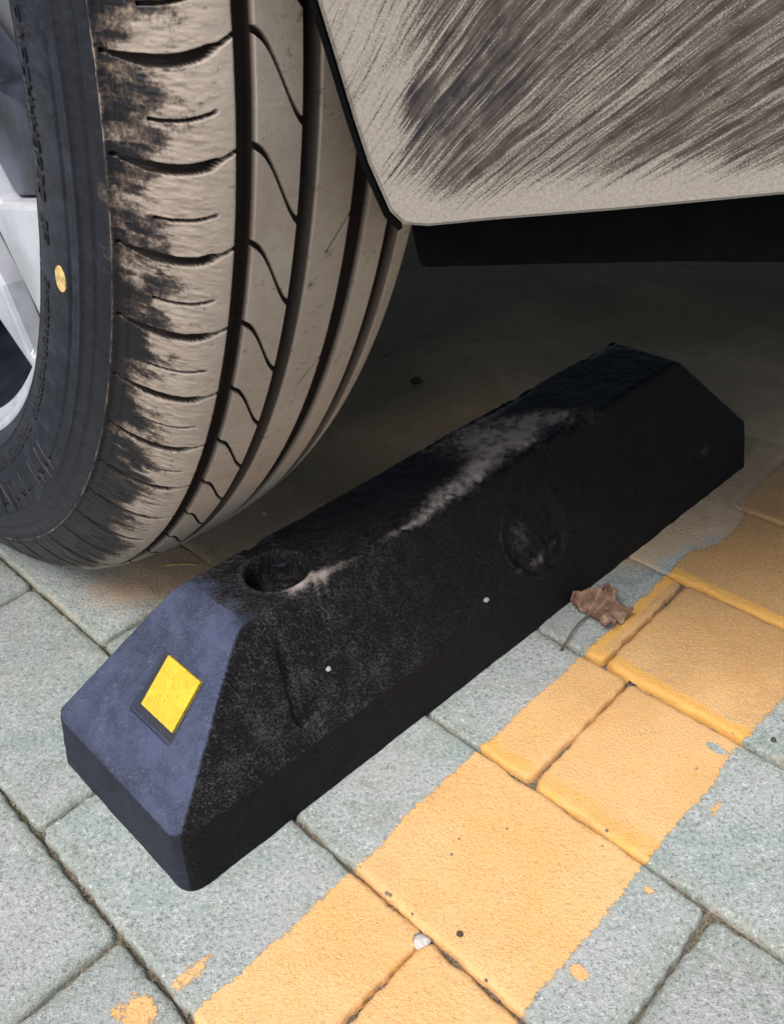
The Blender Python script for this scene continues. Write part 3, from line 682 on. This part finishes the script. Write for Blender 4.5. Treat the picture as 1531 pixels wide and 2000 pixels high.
# rubber lip following the wheel-arch edge, set just outside the panel's edge
V, F = [], []
ee = np.array([(p[0], p[1]) for p in edge[1:]]); tg_ = np.gradient(ee, axis=0); nr = np.stack([-tg_[:, 1], tg_[:, 0]], 1); nr = nr / np.linalg.norm(nr, axis=1)[:, None]
if nr[3][0] > 0: nr = -nr
for i, p in enumerate(ee):
    y0 = panel_y(p[0], p[1])
    for (off, yy) in ((.0006, y0 - .0012), (.0006, y0 + .02), (.0024, y0 + .02), (.0024, y0 - .0006)):
        V.append((p[0] + nr[i][0] * off, yy, p[1] + nr[i][1] * off))
for i in range(len(ee) - 1):
    for j in range(4): F.append((i * 4 + j, i * 4 + (j + 1) % 4, (i + 1) * 4 + (j + 1) % 4, (i + 1) * 4 + j))
F += [(3, 2, 1, 0), tuple(range(len(ee) * 4 - 4, len(ee) * 4))]
o = fix_normals(mesh("arch_trim", V, F, TRIM, parent=car, smooth=False)); o['label'] = "black rubber lip along the wheel arch edge"
# sill trim: a black box section hanging below and behind the panel edge
v, f = prism([(.0155, .3095), (.0175, .2905), (.06, .2880), (.1125, .2845), (.16, .2800), (.4, .270), (XE, .270), (XE, .330), (.4, .330), (.05, .3200), (.0215, .3185)], lambda p, q, d: (p, d, q), .3135, .385)
o = fix_normals(mesh("sill_trim", v, f, TRIM, parent=car, smooth=False)); bevel_obj(o, .004, 4); o['label'] = "black plastic sill under the muddy panel"
def box(name, x0, x1, y0, y1, z0, z1, mat, bv=.0):
    v = [(x, y, z_) for x in (x0, x1) for y in (y0, y1) for z_ in (z0, z1)]
    f = [(0, 1, 3, 2), (4, 6, 7, 5), (0, 4, 5, 1), (2, 3, 7, 6), (0, 2, 6, 4), (1, 5, 7, 3)]
    o = fix_normals(mesh(name, v, f, mat, parent=car, smooth=False))
    if bv: bevel_obj(o, bv, 3)
    return o
box("underbody", .25, XE - .02, .387, 1.6, .36, .42, TRIM, .01)
# wheel-arch liner: a half drum over the wheel
V, F = [], []; nT = 40
for i in range(nT + 1):
    an = math.pi * (1.02 - 1.05 * i / nT); rl = .50
    cx_, cz_ = -.28 + rl * .78 * math.cos(an), .36 + rl * 1.0 * math.sin(an)
    if i == nT: cz_ = max(cz_, .33)
    for yy in (.33, 1.02): V.append((cx_ + (.06 if i > nT * .8 else 0) * 0, yy, cz_))
for i in range(nT): F.append((2 * i, 2 * i + 1, 2 * i + 3, 2 * i + 2))
o = len(V); V += [(-.28 + .39 * math.cos(math.pi * i / 20), 1.02, .36 + .5 * math.sin(math.pi * i / 20)) for i in range(21)]; F.append(tuple(range(o, o + 21)))
mesh("arch_liner", V, F, TRIM, parent=car, smooth=False)
# bonnet, front and rear closing of the shell
def loft(name, secs, mat):
    n_ = len(secs[0]); V = [p for s in secs for p in s]; F = []
    for i in range(len(secs) - 1):
        for j in range(n_ - 1): F.append((i * n_ + j, i * n_ + j + 1, (i + 1) * n_ + j + 1, (i + 1) * n_ + j))
    return fix_normals(mesh(name, V, F, mat, parent=car, smooth=True))
ysec = np.linspace(0, 1, 13)
loft("bonnet", [[(x, .315 + .03 * abs(x < -.8) + 1.57 * t, z0 + .05 * math.sin(math.pi * t)) for t in ysec] for x, z0 in ((-.93, .84), (-.80, .905), (-.6, .955), (0, .985), (.35, 1.0))], PAINT)
loft("front_bumper", [[(x - .16 * math.sin(math.pi * t), .39 + 1.42 * t, z0) for t in ysec] for x, z0 in ((-.91, .36), (-.96, .40), (-.99, .5), (-.98, .7), (-.93, .84))], PAINT)
loft("windscreen", [[(x, .36 + 1.48 * t, z0) for t in ysec] for x, z0 in ((.35, 1.0), (1.0, 1.38))], plain("tinted_glass", (.01, .012, .014), .08))
loft("roof", [[(x, .50 + 1.2 * t, z0 + .03 * math.sin(math.pi * t)) for t in ysec] for x, z0 in ((1.0, 1.38), (1.5, 1.42), (XE, 1.42))], PAINT)
loft("side_glass", [[(x, y0, z0) for x in np.linspace(x0, XE, 8)] for x0, y0, z0 in ((.35, .335, .951), (1.0, .49, 1.375))], plain("side_glass_tint", (.01, .012, .014), .08))
loft("far_side", [[(x, 1.88, z0) for x in (-.9, 0, 1, XE)] for z0 in (.46, .95)], PAINT)

# ------------------------------------------------------------------ fallen leaf and litter
leafm = NM("dry_leaf"); k_ = leafm.noise(120, 5, .7); c_ = leafm.mix(leafm.ramp(k_, .3, .7), (.09, .05, .032), (.28, .165, .10))
c_ = leafm.mix(leafm.math('MULTIPLY', leafm.attr('vein'), .6), c_, (.36, .25, .17)); leafm.set("Base Color", c_); leafm.set("Roughness", .8); leafm.bump(k_, .6, .001)
leaf = empty("dry_leaf", (.125, .428, 0)); tag(leaf, "curled brown dry leaf lying beside the wheel stop", "leaf")
nA, nR = 121, 51
lx, ly = np.meshgrid(np.linspace(-1, 1, nA), np.linspace(0, 1, nR), indexing='ij')
th_ = lx * 1.75
lobes = np.zeros_like(lx)
for c0, ln, wd in ((-.85, .62, .22), (-.25, .80, .30), (.30, .85, .26), (.82, 1.15, .16)):
    lobes = np.maximum(lobes, ln * np.exp(-(np.abs(lx - c0) / wd) ** 1.4))
lobes = .50 + .50 * lobes; lobes = lobes * (1 + .18 * (fbm(lx * 22, lx * 0 + 3, 151, 3) - .5))
rl = ly * lobes * .0265
px_ = rl * np.cos(th_ * .95 + .35); py_ = rl * np.sin(th_ * .95 + .35)
# crumple: folds along the lobes, edges rolled up and over
cr = fbm(px_ * 150, py_ * 150, 153, 4) - .5; cr2 = fbm(px_ * 420, py_ * 420, 157, 3) - .5
fold = np.abs(np.sin(lx * 7.0 + 1.2 * cr * 3))
X = .1215 + px_ * 1.15 + cr * .006 * ly; Y = .4285 + py_ * .72 + cr2 * .003 * ly - .004 * sstep(.6, 1, ly) * (lx < .3)
Z = .003 + .0075 * sstep(.1, .9, ly) * (.5 + .9 * fold) + .010 * cr * ly + .0035 * cr2 * ly + .006 * np.exp(-((lx - .15) / .3) ** 2) * ly - .006 * sstep(.65, 1, ly) * np.exp(-((lx + .5) / .35) ** 2) - .005 * np.exp(-((lx - .9) / .15) ** 2) * ly
Z = np.maximum(Z, .0009)
top = np.stack([X, Y, Z], -1).reshape(-1, 3); bot = top - np.array([0, 0, .00035])
vein = np.exp(-((np.abs((lx * 7.0 / math.pi) % 1 - .5) - .5) / .06) ** 2)
f1 = grid_faces(nA, nR); f = np.concatenate([f1, f1[:, ::-1] + len(top)])
mesh("blade", np.concatenate([top, bot]), f, leafm.m, parent=leaf, attrs={"vein": np.concatenate([vein.ravel()] * 2)})
v, f = tube([(.0992, .4005, .0008), (.1035, .4065, .0024), (.109, .4135, .0040), (.1145, .4205, .0040), (.1195, .4255, .0032), (.126, .4295, .0055)], [.0009, .0007, .0006, .0007, .0008, .0004])
mesh("stem", v, f, plain("leaf_stem", (.14, .10, .06), .7, 0, .3, 200), parent=leaf)

v, f = tube([(-.1735, .5200, .0012), (-.165, .5188, .0022), (-.155, .5190, .0018), (-.146, .5170, .0012)], [.0006, .0010, .0009, .0004])
tag(mesh("straw", v, f, plain("straw_yellow", (.46, .33, .10), .8, 0, .3, 300), loc=(-.16, .519, 0)), "short yellow straw on the ground between tyre and wheel stop", "straw")
def pebble(name, x, y, z0, r_, mat, label, cat, seed, flat=.7):
    bm = bmesh.new(); bmesh.ops.create_icosphere(bm, subdivisions=3, radius=r_)
    for v_ in bm.verts:
        n_ = v_.co.normalized(); v_.co *= .8 + .5 * float(fbm(n_.x * 2 + seed, n_.y * 2 + n_.z, seed, 3)); v_.co.z *= flat
    V = [(v_.co.x + x, v_.co.y + y, v_.co.z + z0) for v_ in bm.verts]; bm.verts.index_update(); F = [[q.index for q in f_.verts] for f_ in bm.faces]; bm.free()
    o = mesh(name, V, F, mat, loc=(x, y, z0 - r_ * flat)); tag(o, label, cat); return o
WHT = plain("pale_stone", (.50, .46, .42), .8, 0, .25, 500, .3)
DRT = plain("dirt_crumb", (.07, .05, .035), .9, 0, .3, 500, .3)
pebble("pebble", -.0030, .2215, -.0016, .0038, WHT, "pale pebble wedged in the joint of the yellow line", "pebble", 5)
pebble("pebble", .0150, .2225, .0012, .0015, DRT, "tiny dark crumb on the yellow paint beside the pale pebble", "crumb", 7)
pebble("pebble", .0335, .7720, .0030, .0048, DRT, "dark lump of dirt on the ground in the shade beyond the wheel stop", "dirt lump", 8)
pebble("pebble", -.0993, .5755, .0012, .0020, WHT, "small pale chip on the ground behind the wheel stop by the tyre", "pebble", 9)
pebble("pebble", .2010, .3180, .0012, .0016, DRT, "tiny dark crumb at the lower right corner of the thick yellow paint edge", "crumb", 10)
def on_stop(s, t):
    z_, _ = stop_height(np.array(s), np.array(t)); return S3(np.array(s), np.array(t), z_)
p = on_stop(.1151, .0188); pebble("paint_fleck", p[0], p[1], p[2] + .0003, .0016, plain("white_fleck", (.33, .33, .33), .7), "small white fleck on the dark side near the reflector end", "fleck", 12)
p = on_stop(.2275, .0085); pebble("paper_scrap", p[0], p[1], p[2] + .0004, .0019, plain("white_scrap", (.30, .29, .29), .7), "white scrap stuck low on the middle of the wheel stop side", "scrap", 13)
# loose grit in and round the joints
bm = bmesh.new(); rg2 = random.Random(21)
cnt = 0
for q in range(2600):
    u_ = rg2.uniform(-.62, .02); v_ = rg2.uniform(-.06, .75); k = math.floor(v_ / .1)
    near = abs(v_ / .1 - round(v_ / .1)) * .1
    if near > .006 and rg2.random() > .05: continue
    if near <= .006: v_ = round(v_ / .1) * .1 + rg2.gauss(0, .0016); 
    x, y = uv2xy(u_, v_); qn = np.array([x, y]) - P1[:2]; sv = np.linalg.solve(np.array([ES[:2], ET[:2]]).T, qn)
    if -.004 < sv[0] < LS + .004 and -.004 < sv[1] < WS + .004: continue
    r_ = rg2.uniform(.0003, .0011); injoint = abs(v_ / .1 - round(v_ / .1)) * .1 < .0016
    mt_ = Matrix.Translation((x, y, (-.0035 if injoint else r_ * .5))) @ Matrix.Diagonal((1, rg2.uniform(.6, 1.3), .7, 1))
    bmesh.ops.create_icosphere(bm, subdivisions=1, radius=r_, matrix=mt_)
V = [tuple(v_.co) for v_ in bm.verts]; bm.verts.index_update(); F = [[q.index for q in f_.verts] for f_ in bm.faces]; bm.free()
tag(mesh("grit", V, F, plain("grit_stone", (.20, .17, .13), .9, 0, .6, 300), smooth=False), "loose sandy grit along the paving joints", kind='stuff')
